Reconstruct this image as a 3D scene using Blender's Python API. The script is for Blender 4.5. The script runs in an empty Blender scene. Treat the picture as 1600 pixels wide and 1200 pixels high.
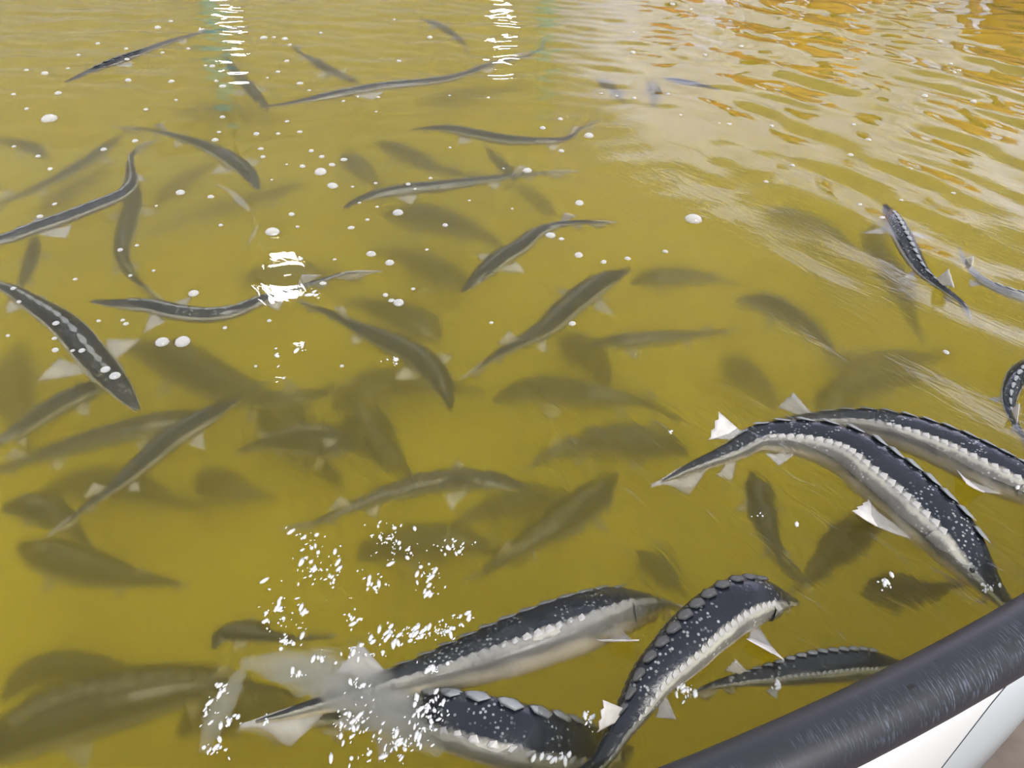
import bpy, bmesh, math, random
import numpy as np
from mathutils import Vector, Matrix

random.seed(7)
S = bpy.context.scene
COL = S.collection
PI = math.pi

# ------------------------------------------------------------------ camera, world, light, exposure
CAM_H, PITCH, FPX = 0.75, math.radians(38.0), 1200.0
cd = bpy.data.cameras.new('camera')
cd.sensor_fit = 'HORIZONTAL'; cd.sensor_width = 36.0; cd.lens = 36.0 * FPX / 1600.0
cd.clip_start = 0.02; cd.clip_end = 200
cam = bpy.data.objects.new('camera', cd); COL.objects.link(cam)
cam.location = (0, 0, CAM_H); cam.rotation_euler = (PI / 2 - PITCH, 0, 0)
S.camera = cam

w = bpy.data.worlds.new('overcast_sky'); S.world = w; w.use_nodes = True
nt = w.node_tree; nt.nodes.clear()
bg = nt.nodes.new('ShaderNodeBackground'); wo = nt.nodes.new('ShaderNodeOutputWorld')
bg.inputs['Color'].default_value = (0.93, 0.96, 1.0, 1); bg.inputs['Strength'].default_value = 0.75
nt.links.new(bg.outputs[0], wo.inputs['Surface'])

sun = bpy.data.lights.new('sun', 'SUN'); sun.energy = 2.9; sun.angle = math.radians(26); sun.color = (1, .97, .93)
suno = bpy.data.objects.new('sun', sun); COL.objects.link(suno)
suno.rotation_euler = (math.radians(38), math.radians(28), 0)

S.view_settings.view_transform = 'Standard'; S.view_settings.look = 'None'
S.view_settings.gamma = 1.0; S.view_settings.use_curve_mapping = False
S.view_settings.exposure = 0.08
cy = S.cycles
cy.volume_bounces = 3; cy.max_bounces = 12; cy.transmission_bounces = 10
cy.sample_clamp_indirect = 6.0; cy.blur_glossy = 0.6

# ------------------------------------------------------------------ numbers of the place
TC = Vector((-1.10, 3.68, 0)); TR = 3.6          # round tank: centre and rim radius
RIM_Z, RIM_R = 0.05, 0.0316
GROUND = -0.79
DEPTH = 0.42                                      # water depth
IOR = 1.12

# ------------------------------------------------------------------ helpers
def ray(px, py):
    c, s = math.cos(PITCH), math.sin(PITCH)
    x, d = (px - 800) / FPX, (py - 600) / FPX
    return Vector((x, c - d * s, -s - d * c)).normalized()

def at(px, py, depth=0.0):
    """the point at this depth under the water that is seen at a pixel (through the calm surface)"""
    r = ray(px, py)
    if depth <= 0:
        return Vector((0, 0, CAM_H)) + r * ((CAM_H + depth) / -r.z)
    p = Vector((0, 0, CAM_H)) + r * (CAM_H / -r.z)
    k = 1 / IOR
    h = Vector((r.x, r.y, 0)) * k
    q = Vector((h.x, h.y, -math.sqrt(1 - h.length_squared)))
    return p + q * (depth / -q.z)

def tag(o, label=None, cat=None, group=None, kind=None):
    if label: o['label'] = label
    if cat: o['category'] = cat
    if group: o['group'] = group
    if kind: o['kind'] = kind
    return o

def mesh(name, V, F, mat=None, smooth=True, uv=None):
    me = bpy.data.meshes.new(name)
    me.from_pydata([tuple(v) for v in V], [], F)
    if smooth:
        me.polygons.foreach_set('use_smooth', [True] * len(me.polygons))
    if uv is not None:
        l = me.uv_layers.new(name='UVMap')
        idx = np.zeros(len(me.loops), dtype=np.int32); me.loops.foreach_get('vertex_index', idx)
        l.data.foreach_set('uv', np.asarray(uv, dtype=np.float32)[idx].ravel())
    if mat: me.materials.append(mat)
    me.update()
    return me

def obj(name, me, parent=None, loc=None):
    o = bpy.data.objects.new(name, me); COL.objects.link(o)
    if parent is not None: o.parent = parent
    if loc is not None: o.location = loc
    return o

def bm_mesh(name, bm, mat, smooth=True):
    bmesh.ops.recalc_face_normals(bm, faces=bm.faces)
    me = bpy.data.meshes.new(name); bm.to_mesh(me); bm.free()
    if smooth: me.polygons.foreach_set('use_smooth', [True] * len(me.polygons))
    me.materials.append(mat)
    return me

class NT:
    def __init__(self, name):
        self.m = bpy.data.materials.new(name); self.m.use_nodes = True
        self.t = self.m.node_tree; self.t.nodes.clear()
        self.out = self.n('ShaderNodeOutputMaterial')
    def n(self, typ, **kw):
        nd = self.t.nodes.new(typ)
        for k, v in kw.items():
            if k.startswith('i_'): nd.inputs[k[2:].replace('_', ' ')].default_value = v
            else: setattr(nd, k, v)
        return nd
    def l(self, a, b): self.t.links.new(a, b)
    def ramp(self, fac, stops, interp='LINEAR'):
        r = self.n('ShaderNodeValToRGB'); r.color_ramp.interpolation = interp
        e = r.color_ramp.elements
        while len(e) < len(stops): e.new(0.5)
        for el, (p, c) in zip(e, stops):
            el.position = p; el.color = (*c, 1) if len(c) == 3 else c
        if fac is not None: self.l(fac, r.inputs[0])
        return r
    def mix(self, fac, a, b, blend='MIX'):
        m = self.n('ShaderNodeMix', data_type='RGBA', blend_type=blend)
        for s, v in ((0, fac), (6, a), (7, b)):
            if hasattr(v, 'links') or hasattr(v, 'is_linked'): self.l(v, m.inputs[s])
            else: m.inputs[s].default_value = v if s == 0 else ((*v, 1) if len(v) == 3 else v)
        return m.outputs[2]
    def math(self, op, a, b=0.0, c=0.0):
        m = self.n('ShaderNodeMath', operation=op)
        for i, v in enumerate((a, b, c)):
            if hasattr(v, 'is_linked'): self.l(v, m.inputs[i])
            else: m.inputs[i].default_value = v
        return m.outputs[0]

def plain(name, col, rough=0.5, spec=0.5, noise=0.0, scale=20, bump=0.0, metal=0.0):
    k = NT(name); b = k.n('ShaderNodeBsdfPrincipled'); k.l(b.outputs[0], k.out.inputs[0])
    b.inputs['Roughness'].default_value = rough; b.inputs['Specular IOR Level'].default_value = spec
    b.inputs['Metallic'].default_value = metal
    if noise or bump:
        tc = k.n('ShaderNodeTexCoord'); nz = k.n('ShaderNodeTexNoise'); nz.inputs['Scale'].default_value = scale
        nz.inputs['Detail'].default_value = 5; k.l(tc.outputs['Object'], nz.inputs['Vector'])
        d = [max(0, c * (1 - noise)) for c in col]; u = [min(1, c * (1 + noise)) for c in col]
        r = k.ramp(nz.outputs[0], [(0.3, d), (0.7, u)]); k.l(r.outputs[0], b.inputs['Base Color'])
        if bump:
            bp = k.n('ShaderNodeBump'); bp.inputs['Strength'].default_value = bump; bp.inputs['Distance'].default_value = 0.01
            k.l(nz.outputs[0], bp.inputs['Height']); k.l(bp.outputs[0], b.inputs['Normal'])
    else:
        b.inputs['Base Color'].default_value = (*col, 1)
    return k.m

# ------------------------------------------------------------------ materials
def skin_material(name, back, side, belly, line, speck):
    k = NT(name); b = k.n('ShaderNodeBsdfPrincipled'); k.l(b.outputs[0], k.out.inputs[0])
    uv = k.n('ShaderNodeUVMap'); sp = k.n('ShaderNodeSeparateXYZ'); k.l(uv.outputs[0], sp.inputs[0])
    tc = k.n('ShaderNodeTexCoord')
    nz = k.n('ShaderNodeTexNoise'); nz.inputs['Scale'].default_value = 70; nz.inputs['Detail'].default_value = 4
    k.l(tc.outputs['Object'], nz.inputs['Vector'])
    wob = k.math('MULTIPLY_ADD', nz.outputs[0], 0.10, -0.05)
    v = k.math('ADD', sp.outputs['Y'], wob)
    r = k.ramp(v, [(0.0, back), (0.34, back), (0.39, line), (0.44, line), (0.48, side), (0.56, side), (0.66, belly), (1.0, belly)])
    # small pale denticles scattered over the dark back
    vo = k.n('ShaderNodeTexVoronoi'); vo.inputs['Scale'].default_value = 170
    k.l(tc.outputs['Object'], vo.inputs['Vector'])
    dots = k.ramp(vo.outputs['Distance'], [(0.0, (1, 1, 1)), (0.22, (1, 1, 1)), (0.34, (0, 0, 0))])
    n2 = k.n('ShaderNodeTexNoise'); n2.inputs['Scale'].default_value = 28; k.l(tc.outputs['Object'], n2.inputs['Vector'])
    msk = k.ramp(n2.outputs[0], [(0.45, (0, 0, 0)), (0.6, (1, 1, 1))])
    f = k.math('MULTIPLY', dots.outputs[0], msk.outputs[0]); f = k.math('MULTIPLY', f, speck)
    c = k.mix(f, r.outputs[0], (0.42, 0.44, 0.46))
    n3 = k.n('ShaderNodeTexNoise'); n3.inputs['Scale'].default_value = 22; n3.inputs['Detail'].default_value = 3
    k.l(tc.outputs['Object'], n3.inputs['Vector'])
    g = k.ramp(n3.outputs[0], [(0.3, (0.75, 0.75, 0.78)), (0.7, (1.25, 1.25, 1.2))])
    c = k.mix(1.0, c, g.outputs[0], 'MULTIPLY')
    k.l(c, b.inputs['Base Color'])
    b.inputs['Roughness'].default_value = 0.25; b.inputs['Specular IOR Level'].default_value = 0.42
    bp = k.n('ShaderNodeBump'); bp.inputs['Strength'].default_value = 0.35; bp.inputs['Distance'].default_value = 0.003
    k.l(nz.outputs[0], bp.inputs['Height']); k.l(bp.outputs[0], b.inputs['Normal'])
    return k.m

M = {}
M['skin'] = skin_material('sturgeon_skin', (0.017, 0.020, 0.031), (0.17, 0.16, 0.15), (0.62, 0.55, 0.46), (0.42, 0.40, 0.36), 0.8)
M['skin_plain'] = skin_material('sturgeon_skin_plain', (0.022, 0.024, 0.030), (0.13, 0.12, 0.10), (0.50, 0.45, 0.36), (0.33, 0.31, 0.25), 0.0)
M['skin_pale'] = skin_material('sturgeon_skin_pale', (0.26, 0.26, 0.27), (0.40, 0.38, 0.36), (0.62, 0.58, 0.52), (0.55, 0.53, 0.5), 0.0)
M['scute'] = plain('scute_bone', (0.46, 0.45, 0.44), 0.4, 0.5, 0.25, 60)
M['scute_dark'] = plain('scute_bone_dark', (0.09, 0.09, 0.095), 0.45, 0.5, 0.3, 60)
M['scute_back'] = plain('scute_bone_back', (0.30, 0.31, 0.33), 0.35, 0.5, 0.3, 60)
M['fin'] = plain('fin_membrane', (0.60, 0.57, 0.56), 0.45, 0.4, 0.2, 50)
M['fin_dark'] = plain('fin_membrane_dark', (0.20, 0.19, 0.17), 0.45, 0.4, 0.2, 50)
M['eye'] = plain('eye_black', (0.01, 0.01, 0.012), 0.1)
M['iris'] = plain('eye_ring', (0.45, 0.38, 0.2), 0.3)
M['barbel'] = plain('barbel_flesh', (0.55, 0.45, 0.40), 0.5)
M['mouth'] = plain('mouth_flesh', (0.55, 0.36, 0.33), 0.5)
M['bubble'] = plain('foam_and_glint_white', (0.72, 0.72, 0.74), 0.12, 0.8)  # droplet white; the lamp glint is put into this colour
def film():
    k = NT('bubble_film'); b = k.n('ShaderNodeBsdfPrincipled'); b.inputs['Base Color'].default_value = (.78, .78, .80, 1); b.inputs['Roughness'].default_value = .06; b.inputs['Specular IOR Level'].default_value = .9
    lw = k.n('ShaderNodeLayerWeight'); lw.inputs[0].default_value = .35; f_ = k.math('MULTIPLY_ADD', lw.outputs['Facing'], .6, .38)
    t = k.n('ShaderNodeBsdfTransparent'); m = k.n('ShaderNodeMixShader'); k.l(f_, m.inputs[0]); k.l(t.outputs[0], m.inputs[1]); k.l(b.outputs[0], m.inputs[2]); k.l(m.outputs[0], k.out.inputs[0])
    return k.m
M['film'] = film()

# ------------------------------------------------------------------ the setting
def ring_profile(name, prof, mat, n=360, a0=0.0, a1=2 * PI, closed=False, smooth=True, uvs=(40, 1)):
    """sweep a list of (radius, z) round the tank's centre"""
    V, F, U = [], [], []
    m = len(prof); full = abs(a1 - a0 - 2 * PI) < 1e-6
    for i in range(n + 1):
        a = a0 + (a1 - a0) * i / n
        for j, (r, z) in enumerate(prof):
            V.append((TC.x + r * math.cos(a), TC.y + r * math.sin(a), z)); U.append((uvs[0] * i / n, uvs[1] * j / max(1, m - 1)))
    for i in range(n):
        for j in range(m if closed else m - 1):
            k = (j + 1) % m
            F.append((i * m + j, (i + 1) * m + j, (i + 1) * m + k, i * m + k))
    return mesh(name, V, F, mat, smooth, U)

gm = plain('ground_concrete', (0.20, 0.165, 0.14), 0.8, 0.3, 0.25, 9, 0.2)
V = [(-14, -6, GROUND), (14, -6, GROUND), (14, 14, GROUND), (-14, 14, GROUND), (-14, -6, GROUND - .2), (14, -6, GROUND - .2), (14, 14, GROUND - .2), (-14, 14, GROUND - .2)]
BOXF = [(0, 1, 2, 3), (7, 6, 5, 4), (0, 4, 5, 1), (1, 5, 6, 2), (2, 6, 7, 3), (3, 7, 4, 0)]
tag(obj('floor', mesh('floor', V, BOXF, gm, False)), 'grey brown concrete floor around the tank', kind='structure')

def wall_box(name, x0, y0, x1, y1, z0, z1, th, mat, label):
    d = Vector((x1 - x0, y1 - y0, 0)).normalized(); n = Vector((-d.y, d.x, 0)) * th
    b = [Vector((x0, y0, 0)), Vector((x1, y1, 0))]
    q = [b[0], b[1], b[1] + n, b[0] + n]
    V = [(p.x, p.y, z) for z in (z0, z1) for p in q]
    F = [(0, 1, 5, 4), (1, 2, 6, 5), (2, 3, 7, 6), (3, 0, 4, 7), (4, 5, 6, 7), (3, 2, 1, 0)]
    return tag(obj(name, mesh(name, V, F, mat, False)), label, kind='structure')

beige = plain('pale_plaster', (0.52, 0.54, 0.72), 0.8, 0.3, 0.08, 3, 0.1)
greyw = plain('grey_plaster', (0.52, 0.51, 0.50), 0.8, 0.3, 0.12, 2, 0.1)
wall_box('wall_back', 0.45, 8.6, 11.0, 7.4, GROUND, 6.0, 0.2, beige, 'pale plastered wall behind the tank')
wall_box('wall_left_added', -11.0, 9.0, 0.45, 8.62, GROUND, 2.6, 0.2, greyw, 'unseen grey wall added to dim the left reflections')  # unseen wall added so the left water mirrors something dimmer than sky

# tank: one thing with wall, skirt, rim and liner as its parts
tank = obj('fish_tank', None, loc=(0, 0, 0))
tag(tank, 'round white fish tank with a black padded tube rim', 'tank')

k = NT('black_foam_tube'); b = k.n('ShaderNodeBsdfPrincipled'); k.l(b.outputs[0], k.out.inputs[0])
uv = k.n('ShaderNodeUVMap'); mp = k.n('ShaderNodeMapping'); mp.inputs['Scale'].default_value = (620, 13, 1); mp.inputs['Rotation'].default_value = (0, 0, 0.004)
k.l(uv.outputs[0], mp.inputs[0])
nz = k.n('ShaderNodeTexNoise'); nz.inputs['Scale'].default_value = 1.0; nz.inputs['Detail'].default_value = 2; k.l(mp.outputs[0], nz.inputs['Vector'])
scr = k.ramp(nz.outputs[0], [(0.52, (0, 0, 0)), (0.68, (1, 1, 1))])
tc = k.n('ShaderNodeTexCoord')
n2 = k.n('ShaderNodeTexNoise'); n2.inputs['Scale'].default_value = 16; n2.inputs['Detail'].default_value = 5; k.l(tc.outputs['Object'], n2.inputs['Vector'])
pm = k.ramp(n2.outputs[0], [(0.38, (0, 0, 0)), (0.58, (1, 1, 1))])
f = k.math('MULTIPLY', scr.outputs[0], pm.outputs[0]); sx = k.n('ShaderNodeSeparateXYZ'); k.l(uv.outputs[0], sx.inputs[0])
worn_and_lit = k.ramp(sx.outputs['Y'], [(0.02, (.12,) * 3), (0.10, (1, 1, 1)), (0.21, (1, 1, 1)), (0.30, (.12,) * 3)])  # scuffs along the top, with its bluish lit band put into their colour
f = k.math('MULTIPLY', f, worn_and_lit.outputs[0]); f = k.math('MULTIPLY', f, 0.42)
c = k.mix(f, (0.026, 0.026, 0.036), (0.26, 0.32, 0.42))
n4 = k.n('ShaderNodeTexNoise'); n4.inputs['Scale'].default_value = 34; n4.inputs['Detail'].default_value = 2; k.l(tc.outputs['Object'], n4.inputs['Vector'])
chip = k.ramp(n4.outputs[0], [(0.72, (0, 0, 0)), (0.75, (1, 1, 1))])
c = k.mix(chip.outputs[0], c, (0.012, 0.012, 0.014))
k.l(c, b.inputs['Base Color'])
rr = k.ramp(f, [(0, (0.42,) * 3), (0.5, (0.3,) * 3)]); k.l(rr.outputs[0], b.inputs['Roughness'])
bp = k.n('ShaderNodeBump'); bp.inputs['Strength'].default_value = 0.25; bp.inputs['Distance'].default_value = 0.002
k.l(n2.outputs[0], bp.inputs['Height']); k.l(bp.outputs[0], b.inputs['Normal'])
M['foam_tube'] = k.m
prof = [(TR + RIM_R * math.cos(t), RIM_Z + RIM_R * math.sin(t)) for t in [2 * PI * i / 28 for i in range(28)]]
me = ring_profile('rim_tube', prof, M['foam_tube'], 420, closed=True, uvs=(22, 1))
tag(obj('rim_tube', me, tank), 'black scuffed foam tube around the rim')
SEAM = -61.0
white = plain('white_sheet', (0.92, 0.93, 0.95), 0.45, 0.4, 0.03, 3)
shaded_sheet = plain('white_sheet_shaded', (0.74, 0.80, 0.86), 0.45, 0.4, 0.05, 3)  # bluish shade of a panel facing away, put into the colour
# the wall is made of upright sheets, each one lapping a little over the next
a0 = math.radians(SEAM)
for i in range(12):
    a = a0 - 2 * PI * i / 12; d_ = .0012 * (i % 2)
    pn = ring_profile('wall_panel', [(TR - .02, RIM_Z), (TR - .004 + d_, RIM_Z - .02), (TR - .012 + d_, -.2), (TR - .022 + d_, GROUND + .002), (TR - .04, GROUND + .001)], white if i % 2 == 0 else shaded_sheet, 24, a - 2 * PI / 12 - .004, a, uvs=(2, 1))
    obj('wall_panel', pn, tank)
liner = plain('yellow_liner', (0.84, 0.74, 0.08), 0.7, 0.2, 0.10, 5)
NB = 96
pr = [(TR - .036, RIM_Z - .03), (TR - .036, -DEPTH + .05), (TR - .05, -DEPTH + .012), (TR - .08, -DEPTH)] + [((TR - .08) * t, -DEPTH) for t in (.8, .6, .4, .2, .02)] 
lm = ring_profile('liner', pr, liner, 120); lm.flip_normals()
bmx = bmesh.new(); bmx.from_mesh(lm); bmesh.ops.remove_doubles(bmx, verts=bmx.verts, dist=0.0005); bmesh.ops.holes_fill(bmx, edges=[e for e in bmx.edges if e.is_boundary and (e.verts[0].co - TC).length < 1.0], sides=0)
bmx.to_mesh(lm); bmx.free()
tag(obj('liner', lm, tank), 'yellowish liner under the water')

# ------------------------------------------------------------------ water
A_ = at(1150, 300); B_ = at(1600, 500); CREST = (B_ - A_).normalized(); CREST.z = 0
KN = Vector((-CREST.y, CREST.x, 0))
rng = np.random.default_rng(11)
def wave_set(n, lmin, lmax, ang, spread, slope):
    out = []
    for i in range(n):
        lam = math.exp(rng.uniform(math.log(lmin), math.log(lmax))); a = ang + rng.normal() * spread
        kk = 2 * PI / lam
        out.append((kk * math.cos(a), kk * math.sin(a), rng.uniform(0, 2 * PI), slope / kk / math.sqrt(n) * 1.41))
    return out
A0 = math.atan2(KN.y, KN.x)
W_RIGHT = wave_set(20, 0.09, 0.40, A0, 0.20, 0.10)
W_BASE = wave_set(12, 0.10, 0.50, PI / 2, 0.7, 0.016)
W_FAR = wave_set(16, 0.07, 0.26, PI / 2, 0.40, 0.05)
W_NEAR = wave_set(18, 0.022, 0.07, A0, .55, 0.17)
W_SPL = wave_set(24, 0.018, 0.07, 0.6, 1.6, 0.30)
def sstep(x, a, b):
    t = np.clip((x - a) / (b - a), 0, 1); return t * t * (3 - 2 * t)
def gauss(x, y, p, sx, sy=None):
    return np.exp(-((x - p.x) / sx) ** 2 - ((y - p.y) / (sy or sx)) ** 2)
def ripple(x, y):
    """where fine wind-like ripples lie on the water: by the rim, round the thrashing fish, in the ruffled right half"""
    m = gauss(x, y, at(1300, 860), .34, .22) + gauss(x, y, at(1040, 950), .20, .12) * .7 + gauss(x, y, at(960, 700), .24, .12) + gauss(x, y, at(590, 690), .08, .1) * .9
    m += gauss(x, y, at(900, 470), .14, .12) * .45 + gauss(x, y, at(1500, 520), .4, .4) * .4 + gauss(x, y, at(560, 1000), .16, .1) * .7 + gauss(x, y, at(1350, 330), .8, .5) * .2
    return np.clip(m, 0, 1)
def height(x, y):
    x = np.asarray(x, float); y = np.asarray(y, float)
    def ws(S_):
        h = np.zeros_like(x)
        for kx, ky, ph, a in S_: h += a * np.sin(kx * x + ky * y + ph)
        return h
    # how far a point lies on the right-hand, ruffled side of the tank
    e0, e1 = at(1010, 120), at(1220, 620)
    nx, ny = (e1 - e0).y, -(e1 - e0).x; L = math.hypot(nx, ny); nx, ny = nx / L, ny / L
    if nx < 0: nx, ny = -nx, -ny
    s = (x - e0.x) * nx + (y - e0.y) * ny
    mr = sstep(s, -0.12, 0.40)
    mfar = sstep(y, 1.9, 2.9) * (1 - .5 * mr)
    h = ws(W_BASE) + mr * ws(W_RIGHT) * (0.6 + 0.4 * sstep(y, .55, 1.2)) * (1 - .35 * sstep(y, 2.2, 3.2)) + mfar * ws(W_FAR)
    mn = np.clip(gauss(x, y, at(1330, 840), .34, .25) + gauss(x, y, at(1000, 960), .24, .14) + gauss(x, y, at(950, 700), .25, .13) * .8 + gauss(x, y, at(590, 700), .1, .1) * .6, 0, 1)
    h += mn * ws(W_NEAR) * .6
    mspl = np.clip(gauss(x, y, at(560, 960), .13, .10) + gauss(x, y, at(620, 1120), .12, .07) + gauss(x, y, at(1060, 1080), .03, .03), 0, 1)
    h += mspl * ws(W_SPL) * .8
    # the swirl that the near fish throw up with their tails
    q = at(480, 1030); h += 0.010 * gauss(x, y, q, .07, .018)
    q = at(345, 1110); h += 0.008 * gauss(x, y, q, .016, .06)
    q = at(560, 1060); h += 0.008 * gauss(x, y, q, .05, .03)
    # lamp-catching swell rings in the calm part
    for (px, py, sg, am) in ((450, 430, .05, .0010), (470, 545, .035, .0010), (430, 365, .03, .0010), (610, 565, .03, .0010), (120, 30, .25, .004), (160, 110, .14, .003), (430, 600, .03, .0012)):
        q = at(px, py); rr = np.hypot(x - q.x, (y - q.y) * 1.3)
        h += am * np.cos(rr / sg * 2.6) * np.exp(-(rr / sg / 1.2) ** 2)
    for (px, py, sx_, sy_, am) in ((165, 22, .30, .030, .0045), (190, 52, .26, .022, .004), (150, 100, .13, .020, .004), (185, 118, .14, .014, .003), (60, 92, .2, .03, .004), (300, 80, .2, .03, .003), (1540, 25, .5, .03, .005), (1530, 48, .4, .022, .004)):
        q = at(px, py); h += am * gauss(x, y + .06 * (x - q.x), q, sx_, sy_)
    edge = sstep(TR - np.hypot(x - TC.x, y - TC.y), 0.0, 0.06)
    return h * edge
xs = np.concatenate([np.linspace(-4.72, -2.0, 60, endpoint=False), np.linspace(-2.0, -0.55, 100, endpoint=False), np.linspace(-0.55, 1.0, 260, endpoint=False), np.linspace(1.0, 2.52, 110)])
ys = np.concatenate([np.linspace(0.06, 1.1, 175, endpoint=False), np.linspace(1.1, 4.0, 290, endpoint=False), np.linspace(4.0, 7.3, 60)])
X, Y = np.meshgrid(xs, ys); RW = TR - 0.034
rad = np.hypot(X - TC.x, Y - TC.y)
near_ = rad < RW
# keep the cells inside the tank, pull the outermost ring of corners onto the liner
inside = near_
keep = inside[:-1, :-1] | inside[1:, :-1] | inside[:-1, 1:] | inside[1:, 1:]
sc_ = np.where(rad > RW, RW / np.maximum(rad, 1e-6), 1.0)
X2, Y2 = TC.x + (X - TC.x) * sc_, TC.y + (Y - TC.y) * sc_
Z2 = height(X2, Y2)
nyv, nxv = X.shape
ids = np.arange(nyv * nxv).reshape(nyv, nxv)
q = np.stack([ids[:-1, :-1], ids[:-1, 1:], ids[1:, 1:], ids[1:, :-1]], -1)[keep]
used = np.unique(q); remap = -np.ones(nyv * nxv, int); remap[used] = np.arange(len(used))
V = np.stack([X2.ravel(), Y2.ravel(), Z2.ravel()], 1)[used]
wme = bpy.data.meshes.new('water'); wme.from_pydata(V.tolist(), [], remap[q].tolist())
bmw = bmesh.new(); bmw.from_mesh(wme)
bd = [e for e in bmw.edges if e.is_boundary]
r = bmesh.ops.extrude_edge_only(bmw, edges=bd)
nv = [g for g in r['geom'] if isinstance(g, bmesh.types.BMVert)]
for v in nv: v.co.z = -DEPTH - 0.004
bmesh.ops.recalc_face_normals(bmw, faces=bmw.faces)
up = sum(f.normal.z for f in bmw.faces)
if up < 0: bmesh.ops.reverse_faces(bmw, faces=bmw.faces)
bmw.to_mesh(wme); bmw.free()
wme.polygons.foreach_set('use_smooth', [True] * len(wme.polygons))
co = np.zeros(len(wme.vertices) * 3); wme.vertices.foreach_get('co', co); co = co.reshape(-1, 3)
rp = wme.attributes.new('ripple', 'FLOAT', 'POINT'); rp.data.foreach_set('value', ripple(co[:, 0], co[:, 1]).astype(np.float32))

k = NT('tank_water')
tc = k.n('ShaderNodeTexCoord'); geo = k.n('ShaderNodeNewGeometry')
mp = k.n('ShaderNodeMapping', vector_type='POINT'); mp.inputs['Rotation'].default_value = (0, 0, -math.atan2(CREST.y, CREST.x)); k.l(tc.outputs['Object'], mp.inputs[0])
m2 = k.n('ShaderNodeMapping'); m2.inputs['Scale'].default_value = (15, 44, 1); k.l(mp.outputs[0], m2.inputs[0])
nz = k.n('ShaderNodeTexNoise'); nz.inputs['Scale'].default_value = 1; nz.inputs['Detail'].default_value = 2.5; nz.inputs['Distortion'].default_value = 1.1; k.l(m2.outputs[0], nz.inputs['Vector'])
at_ = k.n('ShaderNodeAttribute', attribute_name='ripple')
bp = k.n('ShaderNodeBump'); bp.inputs['Distance'].default_value = 0.006; k.l(k.math('MULTIPLY_ADD', at_.outputs['Fac'], 0.42, 0.03), bp.inputs['Strength'])
k.l(nz.outputs[0], bp.inputs['Height'])
gl = k.n('ShaderNodeBsdfGlossy'); gl.inputs['Roughness'].default_value = 0.02; k.l(bp.outputs[0], gl.inputs['Normal'])
rf = k.n('ShaderNodeBsdfRefraction'); rf.inputs['IOR'].default_value = IOR; rf.inputs['Roughness'].default_value = 0.31; k.l(bp.outputs[0], rf.inputs['Normal'])
fr = k.n('ShaderNodeFresnel'); fr.inputs['IOR'].default_value = 1.33; k.l(bp.outputs[0], fr.inputs['Normal'])
ff = k.math('MULTIPLY', fr.outputs[0], k.math('SUBTRACT', 1.0, geo.outputs['Backfacing']))
mx = k.n('ShaderNodeMixShader'); k.l(ff, mx.inputs[0]); k.l(rf.outputs[0], mx.inputs[1]); k.l(gl.outputs[0], mx.inputs[2])
k.l(mx.outputs[0], k.out.inputs['Surface'])
ab = k.n('ShaderNodeVolumeAbsorption'); ab.inputs['Color'].default_value = (0.86, 0.765, 0.0, 1); ab.inputs['Density'].default_value = 2.2
sv = k.n('ShaderNodeVolumeScatter'); sv.inputs['Color'].default_value = (0.96, 0.85, 0.22, 1); sv.inputs['Density'].default_value = 1.7; sv.inputs['Anisotropy'].default_value = 0.3
ad = k.n('ShaderNodeAddShader'); k.l(ab.outputs[0], ad.inputs[0]); k.l(sv.outputs[0], ad.inputs[1]); k.l(ad.outputs[0], k.out.inputs['Volume'])
wme.materials.append(k.m)
tag(obj('water', wme), 'murky yellow green water with ripples filling the round tank', kind='structure')

# ------------------------------------------------------------------ sturgeon
def catmull(P, n):
    P = [Vector(p) for p in P]
    if len(P) == 2: P = [P[0], P[0].lerp(P[1], .5), P[1]]
    ext = [P[0] * 2 - P[1]] + P + [P[-1] * 2 - P[-2]]
    dense = []
    for i in range(1, len(ext) - 2):
        p0, p1, p2, p3 = ext[i - 1:i + 3]
        for j in range(16):
            t = j / 16
            dense.append(0.5 * ((2 * p1) + (p2 - p0) * t + (2 * p0 - 5 * p1 + 4 * p2 - p3) * t * t + (3 * p1 - p0 - 3 * p2 + p3) * t ** 3))
    dense.append(P[-1])
    d = [0]
    for a, b_ in zip(dense, dense[1:]): d.append(d[-1] + (b_ - a).length)
    L = d[-1]; out = []; j = 0
    for i in range(n):
        s = L * i / (n - 1)
        while j < len(d) - 2 and d[j + 1] < s: j += 1
        t = (s - d[j]) / max(1e-9, d[j + 1] - d[j]); out.append(dense[j].lerp(dense[j + 1], min(1, t)))
    return out, L

WPROF = ([0, .03, .07, .12, .17, .23, .30, .38, .48, .58, .68, .76, .84, .90, .95, 1.0],
         [.20, .36, .57, .77, .90, .98, 1.0, .99, .92, .77, .58, .43, .30, .21, .14, .05])
HPROF = ([0, .03, .07, .12, .17, .23, .30, .38, .48, .58, .68, .76, .84, .90, .95, 1.0],
         [.08, .15, .30, .55, .80, .95, 1.0, 1.0, .94, .78, .58, .43, .31, .24, .16, .06])
N_RING, N_SEG = 40, 18
# cross-section of a sturgeon: ridge on the back, ridges at the sides, flat belly; angle from the back round to the belly
SECT = ([0, .10, .25, .38, .46, .50, .56, .70, .85, 1.0], [1.08, 1.0, .94, .97, 1.05, 1.04, .97, .90, .86, .82])

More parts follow.
